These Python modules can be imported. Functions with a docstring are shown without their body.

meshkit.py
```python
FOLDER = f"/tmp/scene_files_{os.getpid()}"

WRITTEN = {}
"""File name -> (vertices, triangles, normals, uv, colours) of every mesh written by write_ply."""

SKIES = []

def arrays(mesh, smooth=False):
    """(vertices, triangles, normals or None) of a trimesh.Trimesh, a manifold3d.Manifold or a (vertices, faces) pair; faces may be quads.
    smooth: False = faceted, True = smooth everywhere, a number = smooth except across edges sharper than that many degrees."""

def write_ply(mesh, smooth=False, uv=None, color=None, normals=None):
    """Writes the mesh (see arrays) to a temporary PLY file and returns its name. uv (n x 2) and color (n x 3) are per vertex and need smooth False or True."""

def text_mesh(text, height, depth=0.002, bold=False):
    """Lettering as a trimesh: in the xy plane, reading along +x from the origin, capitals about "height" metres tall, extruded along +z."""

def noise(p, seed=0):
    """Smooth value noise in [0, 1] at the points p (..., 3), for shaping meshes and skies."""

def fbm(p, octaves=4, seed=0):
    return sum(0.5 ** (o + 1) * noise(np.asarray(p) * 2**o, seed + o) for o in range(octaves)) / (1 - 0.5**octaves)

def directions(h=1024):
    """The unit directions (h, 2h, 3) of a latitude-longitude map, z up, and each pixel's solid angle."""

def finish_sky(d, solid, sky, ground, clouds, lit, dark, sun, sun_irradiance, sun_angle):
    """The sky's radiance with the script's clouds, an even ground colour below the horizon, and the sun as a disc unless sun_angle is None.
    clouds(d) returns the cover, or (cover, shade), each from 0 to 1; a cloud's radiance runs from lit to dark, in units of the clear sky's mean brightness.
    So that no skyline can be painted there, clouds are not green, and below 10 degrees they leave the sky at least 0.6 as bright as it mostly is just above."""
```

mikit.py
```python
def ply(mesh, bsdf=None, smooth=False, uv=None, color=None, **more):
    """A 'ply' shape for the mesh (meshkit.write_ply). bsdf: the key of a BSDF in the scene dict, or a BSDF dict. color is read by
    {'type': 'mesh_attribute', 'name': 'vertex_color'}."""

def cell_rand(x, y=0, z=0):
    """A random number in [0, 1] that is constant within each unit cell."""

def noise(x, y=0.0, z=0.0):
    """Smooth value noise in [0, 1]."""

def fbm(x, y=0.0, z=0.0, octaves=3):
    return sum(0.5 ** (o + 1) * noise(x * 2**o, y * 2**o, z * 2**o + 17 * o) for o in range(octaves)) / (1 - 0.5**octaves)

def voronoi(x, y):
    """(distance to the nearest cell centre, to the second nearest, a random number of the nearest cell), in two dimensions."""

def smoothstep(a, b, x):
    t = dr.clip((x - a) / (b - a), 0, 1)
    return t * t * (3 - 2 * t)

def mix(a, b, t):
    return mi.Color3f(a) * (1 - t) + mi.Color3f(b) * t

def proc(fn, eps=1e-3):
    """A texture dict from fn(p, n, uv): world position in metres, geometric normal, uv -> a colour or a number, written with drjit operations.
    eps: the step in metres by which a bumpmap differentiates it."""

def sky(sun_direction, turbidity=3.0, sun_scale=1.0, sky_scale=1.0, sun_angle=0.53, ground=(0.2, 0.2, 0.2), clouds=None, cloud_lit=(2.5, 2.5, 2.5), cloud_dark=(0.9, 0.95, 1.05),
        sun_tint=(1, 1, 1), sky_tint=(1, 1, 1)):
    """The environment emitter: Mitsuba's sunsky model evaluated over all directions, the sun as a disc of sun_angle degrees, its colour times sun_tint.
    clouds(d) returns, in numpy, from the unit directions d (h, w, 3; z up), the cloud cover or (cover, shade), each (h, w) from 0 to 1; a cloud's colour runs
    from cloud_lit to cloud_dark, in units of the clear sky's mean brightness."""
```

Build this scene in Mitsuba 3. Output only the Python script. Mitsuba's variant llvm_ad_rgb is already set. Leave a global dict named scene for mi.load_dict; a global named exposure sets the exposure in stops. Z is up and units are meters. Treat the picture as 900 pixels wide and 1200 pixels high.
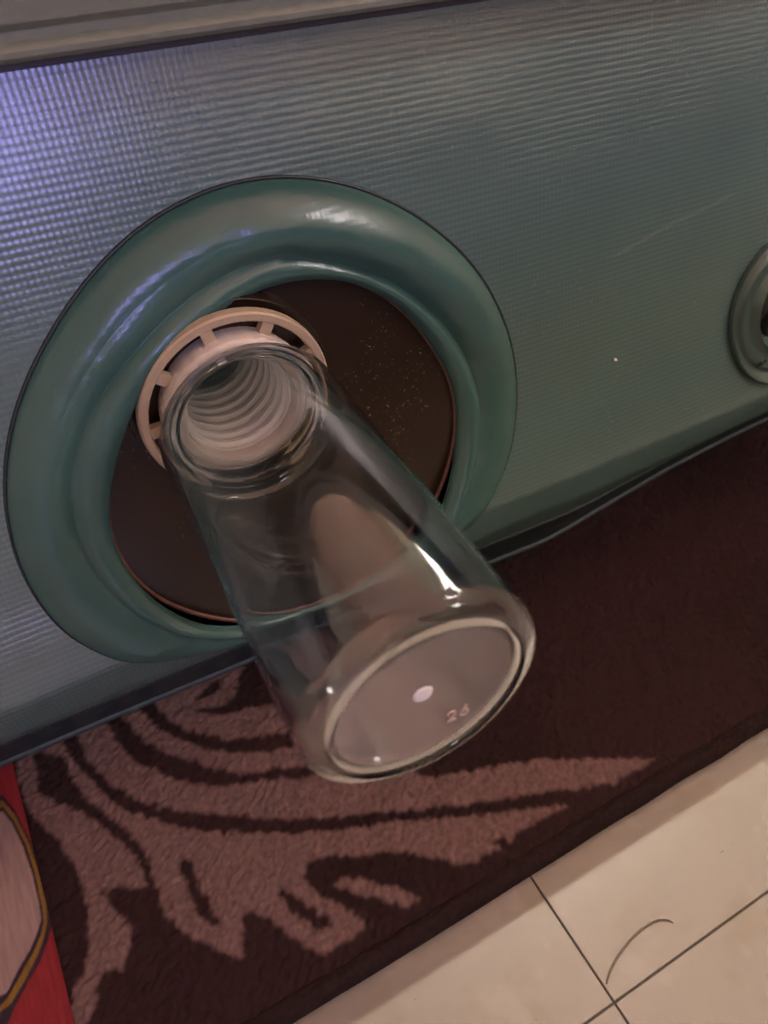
import math
import numpy as np, trimesh, mitsuba as mi, drjit as dr
import shapely
from shapely.geometry import Polygon
import meshkit, mikit
from mikit import noise, fbm, smoothstep, mix, cell_rand, ply, proc

T = mi.ScalarTransform4f
scene, labels = {}, {}

# ------------------------------------------------------------------ camera, lights, exposure
exposure = 0.0
CAM = np.array([-0.064, 0.0, 0.37])
FWD = np.array([0.33547, 0.63165, -0.69892])
UP = np.array([0.34665, 0.60708, 0.71504])
scene['camera'] = {'type': 'thinlens', 'fov': 2 * math.degrees(math.atan(450 / 900)), 'fov_axis': 'x',
                   'aperture_radius': 0.0012, 'focus_distance': 0.30, 'near_clip': 0.01, 'far_clip': 20.0,
                   'to_world': T().look_at(origin=CAM.tolist(), target=(CAM + FWD).tolist(), up=UP.tolist())}
BULB = dict(pos=(0.96, 1.016, 1.90), r=0.005, L=(185000, 168000, 138000))       # small bare bulb hanging beyond the tub
GLOBE = dict(pos=(1.36, -0.86, 1.50), r=0.15, L=(41, 38, 40))              # round hanging globe lamp behind the viewer
TUBE = dict(y=(0.85, 2.30), z=(1.13, 1.31), x=1.535, L=(30, 27, 22))          # tube light along the right wall
SCREEN = dict(x=(-0.36, 0.06), z=(0.74, 0.87), y=-1.74, L=(22, 21, 60))      # glowing blue screen at the wall behind the viewer


def tag(key, label=None, cat=None, group=None, kind=None):
    d = labels.setdefault(key, {})
    for k, v in (('label', label), ('category', cat), ('group', group), ('kind', kind)):
        if v:
            d[k] = v


COUNT = {}


def numbered(key):
    n = COUNT.get(key, 0)
    COUNT[key] = n + 1
    return key if n == 0 else f'{key}_{n:03d}'


def put(key, mesh, bsdf, smooth=False, label=None, cat=None, kind=None, **kw):
    key = numbered(key)
    scene[key] = ply(mesh, bsdf, smooth, **kw)
    if label or cat or kind:
        tag(key, label, cat, kind=kind)
    return key


# ------------------------------------------------------------------ mesh helpers
def box(x0, x1, y0, y1, z0, z1):
    m = trimesh.creation.box([x1 - x0, y1 - y0, z1 - z0])
    m.apply_translation([(x0 + x1) / 2, (y0 + y1) / 2, (z0 + z1) / 2])
    return m


def cham(x0, x1, y0, y1, z0, z1, c):
    """a box with its top edges chamfered"""
    v = [(x0, y0, z0), (x1, y0, z0), (x1, y1, z0), (x0, y1, z0), (x0, y0, z1 - c), (x1, y0, z1 - c), (x1, y1, z1 - c), (x0, y1, z1 - c),
         (x0 + c, y0 + c, z1), (x1 - c, y0 + c, z1), (x1 - c, y1 - c, z1), (x0 + c, y1 - c, z1)]
    q = []
    for a in (0, 4):
        q += [[a + i, a + (i + 1) % 4, a + 4 + (i + 1) % 4, a + 4 + i] for i in range(4)]
    q += [[8, 9, 10, 11], [3, 2, 1, 0]]
    return np.array(v), np.array(q)


def lathe(prof, n=144, close=False, axis='y', scallop=None):
    """prof: (s, r) points, s along +y from the origin. scallop(angle, s, r) -> r"""
    prof = np.asarray(prof, float)
    a = np.arange(n) * 2 * np.pi / n
    s = np.repeat(prof[:, 0], n).reshape(-1, n)
    r = np.repeat(prof[:, 1], n).reshape(-1, n)
    A = np.broadcast_to(a, s.shape)
    if scallop:
        r = scallop(A, s, r)
    v = np.stack([r * np.cos(A), s, r * np.sin(A)], -1).reshape(-1, 3)
    m = len(prof)
    i, j = np.meshgrid(np.arange(m if close else m - 1), np.arange(n), indexing='ij')
    k = (i + 1) % m
    q = np.stack([i * n + j, k * n + j, k * n + (j + 1) % n, i * n + (j + 1) % n], -1).reshape(-1, 4)
    f = np.vstack([q[:, [0, 1, 2]], q[:, [0, 2, 3]]])
    t = trimesh.Trimesh(v, f, process=False)
    t.merge_vertices()
    t.update_faces(t.nondegenerate_faces())
    t.remove_unreferenced_vertices()
    if t.is_watertight and t.volume < 0:
        t.invert()
    return t


def moved(m, x=0, y=0, z=0, tilt=0.0, yaw=0.0):
    m = m.copy()
    if tilt:
        m.apply_transform(trimesh.transformations.rotation_matrix(tilt, [1, 0, 0]))
    if yaw:
        m.apply_transform(trimesh.transformations.rotation_matrix(yaw, [0, 0, 1]))
    m.apply_translation([x, y, z])
    return m


def grid(P, uv=None, keep=None, flip=False):
    """P (n, m, 3) -> trimesh; keep (n-1, m-1) mask of the quads"""
    n, m = P.shape[:2]
    i, j = np.meshgrid(np.arange(n - 1), np.arange(m - 1), indexing='ij')
    if keep is not None:
        i, j = i[keep], j[keep]
    q = np.stack([i * m + j, (i + 1) * m + j, (i + 1) * m + j + 1, i * m + j + 1], -1).reshape(-1, 4)
    if flip:
        q = q[:, ::-1]
    f = np.vstack([q[:, [0, 1, 2]], q[:, [0, 2, 3]]])
    return trimesh.Trimesh(P.reshape(-1, 3), f, process=False)


def extrude_x(prof, x0, x1, n=2, wave=None):
    """closed (y, z) profile swept along x, capped"""
    prof = np.asarray(prof, float)
    xs = np.linspace(x0, x1, n)
    v = np.zeros((n, len(prof), 3))
    v[..., 0] = xs[:, None]
    v[..., 1:] = prof
    if wave:
        v = wave(v)
    m = len(prof)
    i, j = np.meshgrid(np.arange(n - 1), np.arange(m), indexing='ij')
    q = np.stack([i * m + j, (i + 1) * m + j, (i + 1) * m + (j + 1) % m, i * m + (j + 1) % m], -1).reshape(-1, 4)
    f = np.vstack([q[:, [0, 1, 2]], q[:, [0, 2, 3]]])
    t = trimesh.creation.triangulate_polygon(Polygon(prof), engine='earcut')
    if len(t[0]) == m:
        f = np.vstack([f, t[1], t[1][:, ::-1] + (n - 1) * m])
    r = trimesh.Trimesh(v.reshape(-1, 3), f, process=False)
    r.fix_normals()
    return r


def tube(pts, r, n=8):
    pts = np.asarray(pts, float)
    t = np.gradient(pts, axis=0)
    t /= np.linalg.norm(t, axis=1, keepdims=True)
    a = np.cross(t, [0.3, 0.1, 1.0])
    a /= np.linalg.norm(a, axis=1, keepdims=True)
    b = np.cross(t, a)
    ang = np.arange(n) * 2 * np.pi / n
    rr = np.broadcast_to(r, (len(pts),))
    P = pts[:, None] + rr[:, None, None] * (np.cos(ang)[None, :, None] * a[:, None] + np.sin(ang)[None, :, None] * b[:, None])
    P = np.concatenate([P, P[:, :1]], 1)
    m = grid(P)
    m.merge_vertices()
    m.fix_normals()
    return m


def soft_box(x0, x1, y0, y1, z0, z1, r):
    import manifold3d as m3
    c = [m3.Manifold.sphere(r, 24).translate([x, y, z]) for x in (x0 + r, x1 - r) for y in (y0 + r, y1 - r) for z in (z0 + r, z1 - r)]
    return m3.Manifold.batch_hull(c)

# ------------------------------------------------------------------ materials
def pr(color, rough, **kw):
    return {'type': 'principled', 'base_color': color if isinstance(color, dict) else {'type': 'rgb', 'value': list(color)},
            'roughness': rough if isinstance(rough, dict) else float(rough), **kw}


def two(b):
    return {'type': 'twosided', 'bsdf': b}


def bump(b, fn, scale, eps):
    return {'type': 'bumpmap', 'arbitrary': {**proc(fn, eps)}, 'scale': scale, 'bsdf': b}


def weave(p, n, uv):
    x, z = uv.x, uv.y
    jx = (noise(x * 60, z * 25) - 0.5) * 0.0006
    jz = (noise(x * 14 + 9, z * 40) - 0.5) * 0.0004
    row = 0.5 + 0.5 * dr.cos((z + jz) * (2 * math.pi / 0.0025))
    col = 0.5 + 0.5 * dr.cos((x + jx) * (2 * math.pi / 0.0021))
    amp = 0.55 + 0.7 * noise(x * 35, z * 35, 4.0)
    return (0.50 * row + 0.40 * col + 0.25 * row * col) * amp + 0.5 * noise(x * 180, z * 260)


def vinyl_col(p, n, uv):
    x, z = uv.x, uv.y
    c = mix((0.040, 0.082, 0.077), (0.056, 0.108, 0.101), fbm(x * 14, z * 20))
    row = 0.5 + 0.5 * dr.cos(z * (2 * math.pi / 0.0025))
    col = 0.5 + 0.5 * dr.cos(x * (2 * math.pi / 0.0021))
    c = c * (0.86 + 0.28 * (0.7 * row + 0.3 * col))
    # pale scuffs: a long handling line and a few scratches
    lx = dr.clip((x - 0.190) / 0.070, 0, 1)
    d = dr.abs(z - (0.233 + 0.012 * lx) - 0.0004 * dr.sin(x * 120))
    line = smoothstep(0.0016, 0.0003, d) * smoothstep(0.180, 0.196, x) * smoothstep(0.268, 0.255, x)
    spot = smoothstep(0.86, 0.92, noise(x * 620, z * 620)) * smoothstep(0.68, 0.80, noise(x * 45 + 3, z * 45))
    return mix(c, (0.19, 0.21, 0.20), dr.clip(0.18 * line * (0.4 + 0.9 * noise(x * 900, z * 900)) + 0.16 * spot, 0, 1))


scene['vinyl'] = two(bump(pr(proc(vinyl_col), 0.28, specular=1.0, clearcoat=1.0, clearcoat_gloss=0.55), weave, 0.00008, 0.00018))


def smooth_vinyl_col(p, n, uv):
    return mix((0.026, 0.074, 0.065), (0.042, 0.098, 0.088), fbm(p.x * 30, p.z * 30, p.y * 30))


def ripple(p, n, uv):
    # uv = (angle * 0.1, radius): fine wrinkles running along the welded band and a faint weave showing through
    return 0.9 * noise(uv.x * 60, uv.y * 420) + 0.5 * noise(uv.x * 260, uv.y * 500) + 0.12 * dr.cos(p.z * (2 * math.pi / 0.0025)) + 0.08 * dr.cos(p.x * (2 * math.pi / 0.0021))


scene['smooth_vinyl'] = two(bump(pr(proc(smooth_vinyl_col), 0.27, specular=0.55), ripple, 0.00012, 0.0003))
scene['patch_vinyl'] = two(pr((0.036, 0.066, 0.062), 0.30, specular=0.6))
scene['dark_vinyl'] = two(pr((0.014, 0.022, 0.024), 0.35, specular=0.4))  # weld line, and the foot strip where its darkness stands for shade
scene['hem_lip'] = two(pr((0.034, 0.048, 0.056), 0.5, specular=0.3))
scene['edge_tape'] = two(pr((0.052, 0.044, 0.041), 0.5))
scene['tub_wall'] = two(pr((0.03, 0.05, 0.045), 0.5))
scene['dark_plastic'] = two(pr((0.02, 0.02, 0.02), 0.45))


def rail_col(p, n, uv):
    return mix((0.112, 0.126, 0.104), (0.152, 0.168, 0.142), fbm(p.x * 9, p.y * 160, p.z * 220)) * (0.9 + 0.2 * noise(p.x * 300, p.z * 900, p.y * 900))


scene['rail'] = two(pr(proc(rail_col), 0.42, specular=0.4))


def brown_col(p, n, uv):
    c = mix((0.009, 0.0050, 0.0035), (0.020, 0.011, 0.0065), fbm(p.x * 22, p.z * 22, p.y * 10))
    dust = smoothstep(0.90, 0.94, noise(p.x * 1300, p.z * 1300)) * smoothstep(0.35, 0.75, noise(p.x * 60, p.z * 60))
    return mix(c, (0.25, 0.18, 0.12), 0.5 * dust)


scene['brown_plastic'] = two(pr(proc(brown_col), 0.24, specular=0.5))
scene['brown_lip'] = two(pr((0.09, 0.036, 0.025), 0.35))
scene['white_plastic'] = two(pr((0.54, 0.49, 0.49), 0.35, specular=0.5))
scene['ring_plastic'] = two(pr((0.36, 0.28, 0.19), 0.35, specular=0.5))  # white like the nut; warm, dimmer light is put into this beige
scene['white_thread'] = two(pr((0.72, 0.70, 0.73), 0.28, specular=0.5))
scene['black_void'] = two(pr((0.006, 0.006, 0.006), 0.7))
scene['clear_plastic'] = {'type': 'dielectric', 'int_ior': 1.575, 'ext_ior': 1.0,
                          'specular_transmittance': {'type': 'rgb', 'value': [0.985, 0.985, 0.985]}}


def pile(p, n, uv):
    return noise(p.x * 900, p.y * 900) + 0.6 * noise(p.x * 420, p.y * 420)


scene['haze'] = {'type': 'blendbsdf', 'weight': 0.16, 'a': {'type': 'thindielectric', 'int_ior': 1.2}, 'b': two(pr((0.80, 0.66, 0.60), 0.6))}
scene['rug_pile'] = two(bump(pr({'type': 'mesh_attribute', 'name': 'vertex_color'}, 0.95, specular=0.1), pile, 0.0006, 0.0003))


def binding_col(p, n, uv):
    return mix((0.011, 0.0065, 0.0068), (0.021, 0.012, 0.0125), noise(p.x * 700, p.y * 900))


scene['rug_binding'] = two(bump(pr(proc(binding_col), 0.95, specular=0.1), pile, 0.0005, 0.0003))


def tile_col(p, n, uv):
    c = mix((0.158, 0.143, 0.125), (0.188, 0.172, 0.152), fbm(p.x * 17, p.y * 17, 0, 4))
    c = mix(c, (0.154, 0.130, 0.10), 0.55 * smoothstep(0.58, 0.75, fbm(p.x * 38 + 5, p.y * 38, 2, 4)))
    c = mix(c, (0.205, 0.190, 0.171), 0.5 * smoothstep(0.60, 0.72, fbm(p.x * 55, p.y * 55, 9, 3)))
    return mix(c, (0.07, 0.055, 0.04), 0.7 * smoothstep(0.982, 0.995, noise(p.x * 330, p.y * 330)))


scene['tile'] = two(pr(proc(tile_col), 0.34, specular=0.4))
scene['grout'] = two(pr((0.05, 0.042, 0.036), 0.9))
scene['wall_paint'] = two(pr((0.64, 0.57, 0.45), 0.8))
scene['ceiling_paint'] = two(pr((0.86, 0.56, 0.50), 0.85))
scene['dim_paint'] = two(pr((0.34, 0.32, 0.31), 0.8))
scene['dark_paint'] = two(pr((0.06, 0.055, 0.055), 0.8))
scene['printed_cloth'] = two(pr({'type': 'mesh_attribute', 'name': 'vertex_color'}, 0.75, specular=0.25))
scene['hair_dark'] = two(pr((0.07, 0.05, 0.035), 0.4))
scene['lamp_housing'] = two(pr((0.7, 0.7, 0.7), 0.4))
scene['black_ink'] = two(pr((0.012, 0.014, 0.016), 0.5))
scene['moulded_mark'] = two(pr((0.50, 0.40, 0.35), 0.3))
scene['bead'] = two(pr((0.8, 0.78, 0.78), 0.2))

# ------------------------------------------------------------------ the room
RX0, RX1, RY0, RY1, RZ = -1.4439, 1.5561, -1.7684, 2.4316, 2.45
J = 0.0004
put('floor', box(RX0, RX1, RY0, RY1, -0.03, -0.0009), 'grout', kind='structure')
for a in range(-5, 5):
    for b in range(-6, 8):
        x0, y0 = 0.0561 + 0.3 * a, 0.0316 + 0.3 * b
        put('floor__tile', cham(x0 + J, x0 + 0.3 - J, y0 + J, y0 + 0.3 - J, -0.0012, 0.0, 0.0003), 'tile')
put('wall_left', box(RX0 - 0.1, RX0, RY0 - 0.1, RY1 + 0.1, -0.03, RZ), 'dim_paint', kind='structure')
put('wall_right', box(RX1, RX1 + 0.1, RY0 - 0.1, RY1 + 0.1, -0.03, RZ), 'wall_paint', kind='structure')
put('wall_back', box(RX0, RX1, RY1, RY1 + 0.1, -0.03, RZ), 'dark_paint', kind='structure')
put('wall_front', box(RX0, RX1, RY0 - 0.1, RY0, -0.03, RZ), 'wall_paint', kind='structure')
put('ceiling', box(RX0 - 0.1, RX1 + 0.1, RY0 - 0.1, RY1 + 0.1, RZ, RZ + 0.1), 'ceiling_paint', kind='structure')


gx, gy, gz = GLOBE['pos']
put('globe_lamp__globe', moved(trimesh.creation.icosphere(3, GLOBE['r']), gx, gy, gz), 'lamp_housing', True, emitter={'type': 'area', 'radiance': {'type': 'rgb', 'value': list(GLOBE['L'])}})
put('globe_lamp__cord', tube([(gx, gy, gz + 0.19), (gx, gy, (gz + RZ) / 2), (gx, gy, RZ)], 0.003), 'dark_plastic')
put('globe_lamp__socket', box(gx - 0.02, gx + 0.02, gy - 0.02, gy + 0.02, gz + 0.149, gz + 0.20), 'dark_plastic')
tag('globe_lamp', 'white globe lamp hanging from the ceiling behind the viewer', 'lamp')
bx, by_, bz_ = BULB['pos']
bm = trimesh.creation.icosphere(2, BULB['r'])
put('pendant_bulb__bulb', moved(bm, bx, by_, bz_), 'lamp_housing', emitter={'type': 'area', 'radiance': {'type': 'rgb', 'value': list(BULB['L'])}})
put('pendant_bulb__cord', tube([(bx, by_, bz_ + 0.03), (bx, by_, (bz_ + RZ) / 2), (bx, by_, RZ)], 0.003), 'dark_plastic')
put('pendant_bulb__socket', box(bx - 0.008, bx + 0.008, by_ - 0.008, by_ + 0.008, bz_ + 0.007, bz_ + 0.04), 'dark_plastic')
tag('pendant_bulb', 'small bare warm bulb hanging from the ceiling beyond the tub', 'lamp')
tb = TUBE
put('tube_light__housing', box(tb['x'] + 0.002, RX1, tb['y'][0] - 0.03, tb['y'][1] + 0.03, tb['z'][0] - 0.01, tb['z'][1] + 0.01), 'lamp_housing')
q = trimesh.Trimesh([(tb['x'], tb['y'][0], tb['z'][0]), (tb['x'], tb['y'][1], tb['z'][0]), (tb['x'], tb['y'][1], tb['z'][1]), (tb['x'], tb['y'][0], tb['z'][1])], [[0, 2, 1], [0, 3, 2]], process=False)
put('tube_light__diffuser', q, 'lamp_housing', emitter={'type': 'area', 'radiance': {'type': 'rgb', 'value': list(tb['L'])}})
tag('tube_light', 'long warm wall light on the right wall beyond the tub', 'lamp')
s = SCREEN
sx0, sx1 = s['x']
sz0, sz1 = s['z']
put('wall_screen__frame', box(sx0 - 0.02, sx1 + 0.02, RY0 + 0.001, s['y'] - 0.004, sz0 - 0.02, sz1 + 0.02), 'dark_plastic')
q = trimesh.Trimesh([(sx0, s['y'], sz0), (sx1, s['y'], sz0), (sx1, s['y'], sz1), (sx0, s['y'], sz1)], [[0, 2, 1], [0, 3, 2]], process=False)
put('wall_screen__panel', q, 'dark_plastic', emitter={'type': 'area', 'radiance': {'type': 'rgb', 'value': list(s['L'])}})
tag('wall_screen', 'glowing blue screen low on the wall behind the viewer', 'screen')

# ------------------------------------------------------------------ unseen dark seat added behind the viewer to darken reflections
scene['added_sofa_fabric'] = two(pr((0.030, 0.026, 0.026), 0.9))


put('added_sofa__seat', soft_box(-0.05, 1.45, -0.95, -0.42, 0.06, 0.42, 0.05), 'added_sofa_fabric', 40)
put('added_sofa__backrest', soft_box(-0.05, 1.45, -1.10, -0.90, 0.10, 0.52, 0.05), 'added_sofa_fabric', 40)
for lx_ in (0.0, 1.40):
    for ly_ in (-1.04, -0.48):
        put('added_sofa__leg', box(lx_ - 0.025, lx_ + 0.025, ly_ - 0.025, ly_ + 0.025, 0.0, 0.075), 'dark_plastic')
tag('added_sofa', 'unseen low dark seat added behind the viewer to darken reflections in the cover', 'added_sofa')

# ------------------------------------------------------------------ the rug
PATTERN = {'light':[[1419,1032],[945,1298],[612,1416],[366,1502],[274,1642],[237,1798],[252,2018],[293,2305],[312,2565],[139,2663],[-68,2676],[-332,2658],[-666,2687],[-1219,2672],[-1402,2663],[-1416,2485],[-1411,2332],[-1357,2192],[-1308,2085],[-1270,1952],[-1255,1814],[-1261,1675],[-1304,1525],[-1358,1446],[-1396,1389],[-1451,1291],[-1382,1253],[-1321,1337],[-1273,1416],[-1234,1431],[-1180,1401],[-1136,1469],[-1113,1553],[-1150,1653],[-1189,1756],[-1185,1788],[-1166,1740],[-1127,1743],[-1095,1717],[-1027,1679],[-993,1689],[-957,1678],[-963,1517],[-913,1399],[-794,1257],[-716,1190],[-694,1296],[-656,1362],[-620,1342],[-560,1272],[-513,1176],[-466,1085],[-416,1039],[-346,1034],[-229,1045],[-208,1069],[-253,1145],[-298,1206],[-340,1275],[-359,1353],[-338,1418],[-290,1418],[-177,1373],[-34,1306],[104,1229],[189,1164],[250,1099],[331,1045],[416,1046],[498,1040],[602,1064],[725,1056],[892,1048],[1108,1036]],
 'strokeD':[[-1317,2615],[-1188,2510],[-1180,2353],[-1145,2233],[-1075,2096],[-1007,1963],[-971,1874],[-953,1797],[-963,1672],[-1002,1673],[-999,1736],[-1005,1826],[-1041,1914],[-1096,2013],[-1181,2169],[-1260,2272],[-1345,2359]],
 'E':[[-815,1733],[-795,1682],[-798,1589],[-777,1465],[-762,1385],[-784,1358],[-821,1418],[-843,1502],[-842,1614],[-838,1698]],
 'F':[[-488,1404],[-447,1326],[-393,1243],[-342,1151],[-342,1116],[-403,1142],[-459,1216],[-486,1303],[-490,1350]],
 'nib':[[463,1101],[525,1079],[536,1033],[494,1029]],
 'S1':[[-1138,2683],[-1102,2606],[-1094,2452],[-1010,2217],[-906,2074],[-740,1923],[-564,1810],[-450,1732],[-275,1624],[-26,1509],[218,1392],[471,1294],[633,1232],[810,1168],[986,1094],[1169,1032],[1098,1011],[892,1048],[763,1106],[424,1252],[194,1352],[-57,1451],[-302,1564],[-539,1693],[-711,1807],[-862,1938],[-1005,2080],[-1081,2272],[-1143,2426],[-1181,2605]],
 'S2':[[-973,2677],[-948,2559],[-928,2414],[-832,2236],[-703,2086],[-539,1959],[-383,1897],[-152,1793],[68,1758],[237,1798],[225,1917],[72,1863],[-163,1872],[-363,1947],[-430,1974],[-577,2104],[-709,2247],[-811,2403],[-864,2604],[-867,2677]],
 'S3':[[-772,2684],[-778,2580],[-735,2457],[-632,2303],[-522,2169],[-389,2078],[-325,2042],[-140,1976],[38,1993],[184,2086],[159,2191],[23,2088],[-124,2067],[-288,2132],[-423,2185],[-543,2292],[-652,2427],[-693,2567],[-683,2696]],
 'S4':[[-122,2672],[-91,2621],[2,2469],[8,2307],[-106,2219],[-220,2301],[-370,2327],[-477,2387],[-521,2441],[-437,2406],[-344,2395],[-273,2453],[-209,2543]],
 'S5':[[-504,2491],[-383,2558],[-316,2565],[-351,2497],[-432,2475]],
 'G':[[-258,1288],[-189,1271],[-110,1205],[-32,1132],[51,1041],[-11,1031],[-90,1099],[-181,1178],[-256,1257]],}
SH = {k: Polygon(np.array(v) * 1e-4).buffer(0) for k, v in PATTERN.items()}
light = SH['light']
for k in ('strokeD', 'E', 'F', 'nib', 'S1', 'S2', 'S3', 'S4', 'S5'):
    light = light.difference(SH[k])
light = light.union(SH['G'])
RUGZ, RY = 0.009, 0.0895
xs = np.arange(-0.34, 0.72, 0.0009)
ys = np.arange(RY + 0.007, 0.297, 0.0009)
X, Yg = np.meshgrid(xs, ys, indexing='ij')
p3 = np.stack([X, Yg, np.zeros_like(X)], -1)
jx = (meshkit.noise(p3 * 700, 1) - 0.5) * 0.0026 + (meshkit.noise(p3 * 260, 3) - 0.5) * 0.0016
jy = (meshkit.noise(p3 * 700, 2) - 0.5) * 0.0026 + (meshkit.noise(p3 * 260, 4) - 0.5) * 0.0016
inside = shapely.contains_xy(light, (X + jx).ravel(), (Yg + jy).ravel()).reshape(X.shape).astype(float)
inside = (inside + np.roll(inside, 1, 0) + np.roll(inside, -1, 0) + np.roll(inside, 1, 1) + np.roll(inside, -1, 1)) / 5
z = RUGZ + (meshkit.noise(p3 * 620, 5) - 0.5) * 0.0014 + (meshkit.noise(p3 * 120, 6) - 0.5) * 0.0010 + 0.0006 * inside
fleck = meshkit.noise(p3 * 800, 7)[..., None]
dark_c = np.array([0.0160, 0.0086, 0.0092]) * (0.75 + 0.5 * fleck) + np.array([0.008, 0.0035, 0.0042]) * meshkit.noise(p3 * 15, 8)[..., None]
lite_c = np.array([0.124, 0.076, 0.073]) * (0.78 + 0.44 * fleck)
col = dark_c * (1 - inside[..., None]) + lite_c * inside[..., None]
m = grid(np.stack([X, Yg, z], -1))
put('patterned_rug__pile', m, 'rug_pile', True, color=col.reshape(-1, 3), uv=np.stack([X, Yg], -1).reshape(-1, 2),
    label='short dark maroon pile with dusty pink swirl pattern')
a = np.linspace(0, np.pi, 9)
prof = np.vstack([np.stack([RY + 0.0045 - 0.0045 * np.cos(a), 0.0060 + 0.0042 * np.sin(a)], 1), [[RY + 0.009, 0.0005], [RY, 0.0005]]])


def bwave(v):
    w = meshkit.noise(np.stack([v[..., 0] * 40, v[..., 0] * 0, v[..., 0] * 0], -1), 11) - 0.5
    v[..., 1] += w * 0.0012
    v[..., 2] += (meshkit.noise(v * 300, 12) - 0.5) * 0.0008 * (v[..., 2] > 0.003)
    return v


put('patterned_rug__binding', extrude_x(prof, -0.34, 0.72, 900, bwave), 'rug_binding', 50, label='dark bound edge of the rug')
put('patterned_rug__backing', box(-0.34, 0.72, RY + 0.006, 0.297, 0.0, 0.0072), 'rug_binding')
tag('patterned_rug', 'dark maroon rug with dusty pink swirls between green tub and tiles', 'rug')

# ------------------------------------------------------------------ red printed cloth at the lower left
RED = dict(black=[[-1497,2427],[-1454,2306],[-1420,2128],[-1404,1966],[-1403,1803],[-1408,1726],[-1431,1662],[-1477,1590],[-1539,1532],[-1605,1464],[-1639,1417],[-1759,1386],[-1839,1495],[-1809,2062],[-1661,2374]], gold=[[-1502,2400],[-1463,2301],[-1428,2124],[-1415,1972],[-1416,1810],[-1424,1735],[-1446,1678],[-1486,1614],[-1547,1547],[-1614,1487],[-1648,1482],[-1753,1431],[-1821,1518],[-1789,2051],[-1650,2344]], black2=[[-1507,2365],[-1474,2279],[-1443,2124],[-1430,1971],[-1431,1810],[-1437,1742],[-1457,1695],[-1495,1641],[-1558,1578],[-1615,1521],[-1645,1503],[-1740,1473],[-1802,1540],[-1769,2039],[-1640,2306]], pink=[[-1511,2343],[-1484,2266],[-1455,2121],[-1441,1973],[-1441,1816],[-1445,1755],[-1468,1713],[-1506,1658],[-1568,1598],[-1619,1538],[-1646,1538],[-1730,1500],[-1786,1565],[-1756,2032],[-1629,2273]])
RS = {k: Polygon(np.array(v) * 1e-4).buffer(0.0008).buffer(-0.0004) for k, v in RED.items()}
u = np.linspace(0, 1, 190)
v = np.linspace(0, 1, 330)
U, V = np.meshgrid(u, v, indexing='ij')
yy = 0.075 + 0.195 * V
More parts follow.
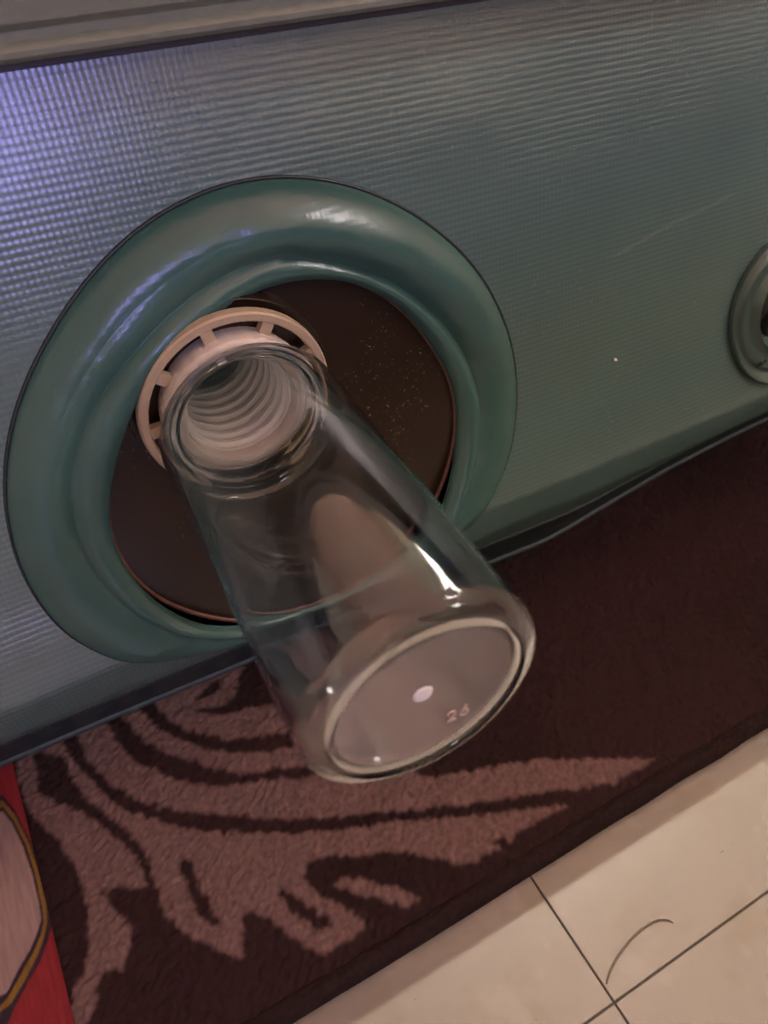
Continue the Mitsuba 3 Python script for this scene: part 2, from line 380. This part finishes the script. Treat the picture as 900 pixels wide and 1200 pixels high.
xr = -0.1421 + 0.0017 * (0.2573 - yy) / 0.1287
xx = xr - 0.11 * (1 - U)
p3 = np.stack([xx, yy, 0 * xx], -1)
zz = 0.0120 + 0.0012 * (meshkit.noise(p3 * 45, 21) - 0.5) + 0.00010 * np.sin(xx * 2600)
zz = np.where(yy < RY + 0.004, np.maximum(zz - 0.0035, 0.003), zz)
edge = np.minimum(np.minimum(U, 1 - U) * 0.11, np.minimum(V, 1 - V) * 0.195)
zz -= 0.0016 * np.clip(1 - edge / 0.0016, 0, 1) ** 2
col = np.broadcast_to(np.array([0.155, 0.012, 0.017]), p3.shape) * (0.85 + 0.3 * meshkit.noise(p3 * [900, 90, 1], 22)[..., None])
for k, c in (('black', (0.018, 0.010, 0.018)), ('gold', (0.15, 0.080, 0.016)), ('black2', (0.018, 0.010, 0.018)), ('pink', (0.24, 0.165, 0.155))):
    ins = sum(shapely.contains_xy(RS[k], (xx + du).ravel(), (yy + dv).ravel()).astype(float) for du in (-.0003, -.0001, .0001, .0003) for dv in (-.0003, -.0001, .0001, .0003)).reshape(xx.shape)[..., None] / 16
    col = col * (1 - ins) + ins * np.array(c) * (0.88 + 0.24 * meshkit.noise(p3 * [900, 120, 1], 23)[..., None])
top = grid(np.stack([xx, yy, zz], -1))
put('red_cloth', top, 'printed_cloth', True, color=col.reshape(-1, 3), label='red cloth printed with a black and gold outlined pale shape, lying on the rug corner', cat='cloth')

# ------------------------------------------------------------------ hair on the tile
hp = np.array([[0.0579,0.0385],[0.0676,0.0438],[0.0811,0.047],[0.0925,0.047],[0.0992,0.0425]])
t = np.linspace(0, 1, len(hp))
tt = np.linspace(0, 1, 40)
co = np.polyfit(t, hp[:, 0], 3), np.polyfit(t, hp[:, 1], 3)
pts = np.stack([np.polyval(co[0], tt), np.polyval(co[1], tt), 0.0004 + 0.0006 * np.sin(np.pi * tt)], 1)
put('stray_hair', tube(pts, 0.00042 * (1 - 0.6 * tt ** 3), 6), 'hair_dark', True, label='thin dark hair curling on the beige tile by the joint', cat='hair')

# ------------------------------------------------------------------ the green mesh-reinforced vinyl cover
KZ = [-0.01, 0.0135, 0.030, 0.050, 0.070, 0.090, 0.105, 0.120, 0.150, 0.200, 0.250, 0.300, 0.330]
KY = [0.2640, 0.2565, 0.2505, 0.2390, 0.2265, 0.2150, 0.2135, 0.2180, 0.2300, 0.2430, 0.2535, 0.2660, 0.2740]
from scipy.interpolate import PchipInterpolator
YB = PchipInterpolator(KZ, KY)
SWAY = PchipInterpolator([-.5, -.15, 0, .12, .15, .18, .235, .306, .40, .75], [.004, .0035, 0, -.004, -.0055, -.0065, -.001, .0065, .0115, .014])
CX, CZ = 0.0225, 0.1520          # middle of the port


def sheet_y(x, z):
    w = meshkit.fbm(np.stack([x * 9, z * 9, 0 * x], -1), 3, 31) - 0.5
    return YB(z) + w * 0.003 * np.clip((0.33 - z) / 0.06, 0, 1) * np.clip((z - 0.07) / 0.03, 0, 1) + SWAY(x) * np.clip((0.1 - z) / 0.06, 0, 1)


arc = PchipInterpolator(np.linspace(-0.01, 0.33, 341), np.concatenate([[0], np.cumsum(np.hypot(np.diff(YB(np.linspace(-0.01, 0.33, 341))), 0.001))]))
sx = np.arange(-0.45, 0.75, 0.0014)
sz = np.linspace(0.0160, 0.318, 240)
X, Z = np.meshgrid(sx, sz, indexing='ij')
P = np.stack([X, sheet_y(X, Z), Z], -1)


def table(s):
    """radius by angle, periodic and smoothed, from (degrees, radius) pairs"""
    t = np.array(s)
    aa = np.concatenate([t[:, 0] - 360, t[:, 0], t[:, 0] + 360])
    f = PchipInterpolator(np.radians(aa), np.tile(t[:, 1], 3))

    def g(q):
        q = np.asarray(q)
        return sum(f(q + d) for d in np.radians([-8, -5, -2, 2, 5, 8])) / 6
    return g


HOLE = table([(-167, .0814), (-152, .0782), (-144, .0755), (-134, .0735), (-110, .069), (-90, .067), (-60, .068), (-40, .0695), (-25, .0712), (-10, .0739), (2, .076), (14, .0770), (33, .0765), (43, .0783),
              (54, .0791), (69, .0805), (82, .0800), (96, .0800), (111, .0788), (118, .0800), (128, .0808), (137, .0792), (152, .0784), (165, .0805), (179, .0825)])
CREASE = table([(-171, .0914), (-160, .087), (-144, .0810), (-110, .0735), (-90, .0710), (-60, .073), (-40, .0765), (-24, .0801), (-13, .0830), (-1, .0870), (10, .0880), (19, .0873), (38, .0855), (65, .0865),
                (82, .0895), (92, .0915), (107, .0908), (127, .0910), (145, .0927), (160, .0950), (172, .0945)])
OUTER = table([(-169, .1142), (-161, .110), (-155, .1045), (-143, .0970), (-131, .0870), (-110, .080), (-90, .077), (-60, .080), (-45, .086), (-29, .0935), (-19, .0990), (-10, .1044), (0, .1082), (11, .1100),
               (25, .1105), (50, .1110), (68, .1132), (83, .1153), (92, .1161), (101, .1161), (116, .1150), (130, .1134), (145, .1142), (160, .1155), (180, .1160)])
ra = np.arctan2(Z - CZ, X - CX)
hid = np.hypot(X - CX, Z - CZ) < OUTER(ra) - 0.006
keep = ~(hid[:-1, :-1] & hid[1:, 1:] & hid[1:, :-1] & hid[:-1, 1:])
put('vinyl_cover__front_sheet', grid(P, keep=keep, flip=True), 'vinyl', True, uv=np.stack([X, arc(Z)], -1).reshape(-1, 2), label='grey green sheet with a fine woven mesh')

# the welded round collar about the port: outer puffed band, crease, inner flange that turns in at the hole
NA = 720
ang = np.linspace(-np.pi, np.pi, NA + 1)
hr, cr, orr = HOLE(ang), CREASE(ang), OUTER(ang)
tr = np.concatenate([[0.0, 0.0, 0.012], np.linspace(0.03, 1, 110)])
Pc = np.zeros((len(tr), NA + 1, 3))
UVc = np.zeros((len(tr), NA + 1, 2))
TC = 0.56                                                 # the crease
for k, t in enumerate(tr):
    # t = 0 outer rim ... 1 hole
    r = orr + (cr - orr) * min(t / TC, 1) + (hr - cr) * max((t - TC) / (1 - TC), 0)
    x, zc = CX + r * np.cos(ang), CZ + r * np.sin(ang)
    base = sheet_y(x, zc)
    upper = 0.5 + 0.5 * np.sin(ang)                       # 1 at the top of the ring, 0 at its foot
    puff = (0.0095 * (0.16 + 0.84 * upper ** 1.3) * (1 - 0.45 * np.exp(-((ang + 0.2) / 0.6) ** 2))) * np.sin(np.pi * np.clip(t / TC, 0, 1)) ** 0.75 if t < TC else 0 * ang
    ti = np.clip((t - TC) / (1 - TC), 0, 1)
    flange = 0.0030 * np.sin(np.pi * np.clip(ti * 0.9 + 0.08, 0, 1)) if t >= TC else 0 * ang
    sink = 0.0020 * upper * ti ** 2 + 0.0012 * np.clip((ti - 0.90) / 0.10, 0, 1) ** 2 - 0.0062 * np.clip((t - 0.30) / 0.35, 0, 1) * np.exp(-((ang - 2.15) / 0.55) ** 2)
    lip = (0.0004 + 0.0008 * upper) if k > 0 else -0.0010
    wob = (meshkit.fbm(np.stack([x * 40, base * 40, zc * 40], -1), 3, 41) - 0.5) * 0.003 * (np.sin(np.pi * min(t, 1)) + 0.1)
    Pc[k] = np.stack([x, base - lip - puff - flange + sink + wob, zc], -1)
    UVc[k] = np.stack([ang * 0.1, 0.115 - t * 0.035 + 0 * ang], -1)
mc = grid(Pc, flip=True)
put('vinyl_cover__port_collar', mc, 'smooth_vinyl', True, uv=UVc.reshape(-1, 2), label='smooth puffed green ring welded around the round hole')
# cut edge of the hole
e = Pc[-1].copy()
e2 = e + [0, 0.0016, 0]
put('vinyl_cover__hole_edge', grid(np.stack([e, e2])), 'smooth_vinyl', True, uv=np.tile(np.stack([ang * 0.1, 0.08 + 0 * ang], -1), (2, 1)).reshape(-1, 2))
# thin dark weld line round the collar
wl = Pc[1] + [0, -0.0001, 0]
put('vinyl_cover__weld_line', tube(np.stack([CX + 1.004 * (wl[:, 0] - CX), wl[:, 1] + 0.0007, CZ + 1.004 * (wl[:, 2] - CZ)], 1)[::3], 0.00022 + 0.0005 * np.clip(0.5 + np.sin(ang[::3]), 0, 1), 6), 'dark_vinyl', True, label='thin dark weld line')


def hwave(v):
    x = v[..., 0]
    w = np.clip((0.1 - v[..., 2]) / 0.06, 0, 1)
    v[..., 1] += SWAY(x) * w
    return v


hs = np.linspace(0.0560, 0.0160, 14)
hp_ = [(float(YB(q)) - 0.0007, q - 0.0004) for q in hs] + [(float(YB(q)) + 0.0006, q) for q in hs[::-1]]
put('vinyl_cover__foot_shade', extrude_x(hp_, -0.45, 0.75, 260, hwave), 'dark_vinyl', 40, label='dark strip along the foot of the cover, its shade put in the colour')  # strip over the underside, with the shade there put into its colour
put('vinyl_cover__hem_lip', extrude_x([(0.2560, 0.0175), (0.2537, 0.0152), (0.2538, 0.0132), (0.2556, 0.0126), (0.2580, 0.0150), (0.2580, 0.0175)], -0.45, 0.75, 260, hwave), 'hem_lip', 40,
    label='thin blue grey lip along the foot of the cover')
put('vinyl_cover__top_band', extrude_x([(float(YB(0.3080)) - 0.0004, 0.3080), (float(YB(0.3085)) - 0.0012, 0.3085), (float(YB(0.3178)) - 0.0012, 0.3178), (float(YB(0.3178)) - 0.0004, 0.3178)], -0.45, 0.75, 2), 'edge_tape', False, label='plain brownish edge tape under the rail')
put('tub_body', soft_box(-0.45, 0.75, 0.300, 0.860, 0.0, 0.3180, 0.01), 'tub_wall', 40, label='plain dark green body of the tub behind the cover', cat='tub')
tag('vinyl_cover', 'green mesh reinforced vinyl cover with a large round port, below the grey rail', 'cover')

# second, smaller welded patch at the right with a valve
VX, VZ, VR = 0.3080, 0.1530, 0.0400
ts = np.concatenate([[0, 0, 0.03], np.linspace(0.08, 1, 60)])
Pv = np.zeros((len(ts), 241, 3))
UVv = np.zeros((len(ts), 241, 2))
av = np.linspace(-np.pi, np.pi, 241)
for k, t in enumerate(ts):
    r = VR + (0.0220 - VR) * t
    x, zc = VX + r * np.cos(av), VZ + r * np.sin(av)
    h = (0.0 if k == 0 else 0.0016) + 0.0022 * np.clip(1 - abs(t - 0.07) / 0.09, 0, 1) - 0.0022 * np.exp(-((t - 0.30) / 0.12) ** 2) + 0.0035 * np.clip((t - 0.7) / 0.3, 0, 1) ** 1.5
    Pv[k] = np.stack([x, sheet_y(x, zc) - h - 0.0008 * (k > 0), zc], -1)
    UVv[k] = np.stack([av * 0.1, r + 0 * av], -1)
put('vinyl_cover__valve_patch', grid(Pv, flip=True), 'patch_vinyl', True, uv=UVv.reshape(-1, 2), label='smaller welded oval patch at the right edge')
vy = float(sheet_y(np.array([VX]), np.array([VZ]))[0])
vt = lathe([(-0.010, 0.0), (-0.010, 0.0150), (-0.0092, 0.0160), (-0.004, 0.0165), (-0.004, 0.0205), (-0.0065, 0.0211), (-0.0065, 0.0218), (-0.003, 0.0224), (0.004, 0.0228)], 96)
put('vinyl_cover__valve_patch__valve', moved(vt, VX, vy + 0.001, VZ, tilt=0.28), 'dark_plastic', 35, label='dark round valve')
tm = meshkit.text_mesh('M', 0.0050, 0.0003, bold=True)
tm.apply_transform(trimesh.transformations.rotation_matrix(np.pi / 2, [1, 0, 0]))
tm.apply_transform(trimesh.transformations.shear_matrix(math.radians(0.01), [1, 0, 0], [0, 0, 0], [0, 0, 1]))
lx, lz = 0.2858, 0.1270
lyy = float(sheet_y(np.array([lx]), np.array([lz]))[0])
put('vinyl_cover__valve_patch__lettering', moved(tm, lx, lyy - 0.0030, lz, tilt=0.30), 'black_ink', label='dark printed letter')

bx, bz = 0.1905, 0.1560
put('vinyl_dot', moved(trimesh.creation.icosphere(2, 0.0009), bx, float(sheet_y(np.array([bx]), np.array([bz]))[0]) - 0.0005, bz), 'bead', True,
    label='tiny bright white dot on the green cover right of the port', cat='speck')  # small white bead set on the sheet

# ------------------------------------------------------------------ grey rail on top
rp = [(0.2800, 0.3185), (0.2740, 0.3185), (0.2640, 0.3170), (0.2450, 0.3150), (0.2425, 0.3155), (0.2412, 0.3168), (0.2412, 0.3182), (0.2424, 0.3193), (0.2436, 0.3200), (0.2437, 0.3222), (0.2428, 0.3232), (0.2418, 0.3242),
      (0.2416, 0.3320), (0.2424, 0.3338), (0.2440, 0.3346), (0.2640, 0.3352), (0.2660, 0.3370), (0.3000, 0.3370), (0.3000, 0.3185)]
put('top_rail__moulding', extrude_x(rp, -0.46, 0.76, 2), 'rail', 25)
put('top_rail__top_board', box(-0.46, 0.76, 0.300, 0.870, 0.3185, 0.337), 'rail')
tag('top_rail', 'grey brown grooved rail along the top of the green cover', 'rail')

# ------------------------------------------------------------------ brown panel behind the port
TI = math.radians(13.8)
by, bzc = 0.2340, 0.1505


def onpanel(x, z):
    return by + (z - bzc) * math.tan(TI)


AX, AZ = 0.0004, 0.1946           # axis of the fitting and the bottle
a = np.linspace(0, 2 * np.pi, 161)
outer_c = np.stack([CX + (HOLE(a) + 0.0015) * np.cos(a), CZ - bzc + (HOLE(a) + 0.0015) * np.sin(a)], 1)[:-1]
bore = np.stack([AX + 0.0245 * np.cos(a[::2]), (AZ - bzc) + 0.0245 * np.sin(a[::2])], 1)[:-1]
pan = trimesh.creation.extrude_polygon(Polygon(outer_c, [bore]), 0.004, engine='earcut')
pan.apply_transform(np.array([[1, 0, 0, 0], [0, 0, 1, 0], [0, 1, 0, 0], [0, 0, 0, 1.0]]))
pan.fix_normals()
pan.apply_transform(trimesh.transformations.rotation_matrix(-TI, [1, 0, 0]))
pan.apply_translation([0, by, bzc])
put('brown_panel__plate', pan, 'brown_plastic', 30)
rx, rz = CX + (HOLE(a) + 0.0004) * np.cos(a), CZ + (HOLE(a) + 0.0004) * np.sin(a)
put('brown_panel__rim', tube(np.stack([rx, onpanel(rx, rz) - 0.0004, rz], 1), 0.0011, 10), 'brown_lip', True, label='reddish brown rim of the panel')
boss = lathe([(0.012, 0.0408), (0.0012, 0.0407), (0.0, 0.0404), (-0.0002, 0.0400), (0.0006, 0.0398), (0.0008, 0.0260), (0.012, 0.0250)], 128, close=True)
put('brown_panel__boss', moved(boss, AX, 0.2438, AZ), 'brown_plastic', 40, label='raised round boss around the fitting')
tag('brown_panel', 'glossy dark brown plastic panel seen inside the round port', 'panel')

# ------------------------------------------------------------------ white threaded fitting
FY = 0.2330
F = 'threaded_fitting'


def knurl(A, s, r):
    w = 0.5 + 0.5 * np.cos(A * 30)
    return np.where((r > 0.0275) & (s < 0.012), r - 0.0004 * w ** 3, r)


nut = lathe([(0.000, 0.0222), (-0.0003, 0.0232), (-0.0002, 0.0280), (0.0006, 0.0294), (0.0018, 0.0300), (0.0060, 0.0300), (0.0120, 0.0290), (0.0220, 0.0290), (0.0220, 0.0215), (0.0030, 0.0215)], 264, close=True, scallop=knurl)
put(F + '__nut', moved(nut, AX, FY, AZ), 'white_plastic', 35, label='white ring nut with a notched edge')
ring = lathe([(0.0000, 0.0345), (-0.0006, 0.0351), (-0.0006, 0.0374), (0.0002, 0.0381), (0.0036, 0.0383), (0.0036, 0.0342)], 160, close=True)
put(F + '__outer_ring', moved(ring, AX, FY + 0.0046, AZ), 'ring_plastic', 35, label='outer ring with slots, warm light put into its beige colour')
for k in range(9):
    sp = trimesh.creation.box([0.0058, 0.0034, 0.0046])
    sp.apply_translation([0.0322, 0.0, 0])
    sp.apply_transform(trimesh.transformations.rotation_matrix(-math.radians(k * 40 + 62), [0, 1, 0]))
    sp.apply_translation([AX, FY + 0.0064, AZ])
    put(F + '__spoke', sp, 'ring_plastic')
th = [(0.0042, 0.0208)]
for k in range(7):
    s0 = 0.0060 + k * 0.0058
    r0 = 0.0206 - 0.00022 * k
    th += [(s0, r0), (s0 + 0.0010, r0 - 0.0014), (s0 + 0.0022, r0 - 0.0014), (s0 + 0.0032, r0)]
th += [(0.0470, 0.0185), (0.0470, 0.0232), (0.0042, 0.0232)]
put(F + '__threaded_bore', moved(lathe(th, 128, close=True), AX, FY, AZ), 'white_thread', 40, label='white ribbed tube leading into the dark')
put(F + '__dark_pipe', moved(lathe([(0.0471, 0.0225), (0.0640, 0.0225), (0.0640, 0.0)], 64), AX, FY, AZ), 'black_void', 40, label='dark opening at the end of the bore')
tag(F, 'white slotted plastic fitting with threaded bore on the brown panel', 'pipe fitting')

# ------------------------------------------------------------------ the clear bottle screwed into the fitting
YBASE, RB = 0.0880, 0.0350
def arcp(s0, r0, rad, a0, a1, n=9):
    return [(s0 + rad * math.cos(q), r0 + rad * math.sin(q)) for q in np.radians(np.linspace(a0, a1, n))]


out = [(0.0046, 0.0), (0.0046, 0.006), (0.0045, 0.012), (0.0041, 0.018), (0.0034, 0.0232), (0.0022, 0.0262), (0.0008, 0.0280)]
out += arcp(0.0065, 0.0285, 0.0065, 180, 90, 12)
out += [(0.0120, 0.0350), (0.0300, 0.03495), (0.0700, 0.0350), (0.1100, 0.0350)]
out += arcp(0.1310, 0.0300, 0.0050, 90, 15, 10)
out += [(0.1364, 0.0302), (0.1358, 0.0296), (0.1366, 0.0290), (0.1372, 0.0284), (0.1367, 0.0278), (0.1378, 0.0272), (0.1390, 0.0268), (0.1410, 0.0266), (0.1440, 0.0266), (0.1444, 0.0262)]
inn = [(0.1440, 0.0254), (0.1410, 0.0254), (0.1386, 0.0256), (0.1364, 0.0262), (0.1356, 0.0276), (0.1352, 0.0290)]
inn += arcp(0.1306, 0.0296, 0.0042, 15, 90, 9)
inn += [(0.1100, 0.0338), (0.0700, 0.0338), (0.0300, 0.0337), (0.0140, 0.0335)]
inn += arcp(0.0079, 0.0286, 0.0050, 88, 178, 12)
inn += [(0.0034, 0.0258), (0.0046, 0.0236), (0.0054, 0.0180), (0.0059, 0.012), (0.0060, 0.006), (0.0060, 0.0)]
bot = lathe(out + inn, 192)
YAW, PIT = math.radians(-2.04), math.radians(-0.97)


def onaxis(m):
    m = m.copy()
    m.apply_transform(trimesh.transformations.rotation_matrix(PIT, [1, 0, 0]))
    m.apply_transform(trimesh.transformations.rotation_matrix(YAW, [0, 0, 1]))
    m.apply_translation([-0.0049, YBASE, 0.1971])
    return m


put('clear_bottle__body', onaxis(bot), 'clear_plastic', 40)
nm = meshkit.text_mesh('26', 0.0047, 0.0005, bold=False)
nm.apply_transform(trimesh.transformations.rotation_matrix(np.pi / 2, [1, 0, 0]))
nm.apply_translation([0.0066, 0.0036, -0.0182])
put('clear_bottle__numeral', onaxis(nm), 'moulded_mark', label='small moulded numeral on the base')
hz = lathe([(0.00445, 0.0), (0.00445, 0.006), (0.00435, 0.012), (0.00395, 0.018), (0.00325, 0.0232), (0.0022, 0.0258)], 128)
put('clear_bottle__hazy_base', onaxis(hz), 'haze', True, label='slightly hazy pushed-in base')
gm = lathe([(0.0, 0.0), (0.0, 0.0026), (0.0005, 0.0030), (0.0006, 0.0)], 40)
gm.apply_translation([0, 0.0038, 0])
put('clear_bottle__gate_mark', onaxis(gm), 'bead', 30, label='small pale moulding mark at the centre of the base')
tag('clear_bottle', 'clear empty plastic bottle screwed sideways into the white fitting, base outward', 'bottle')
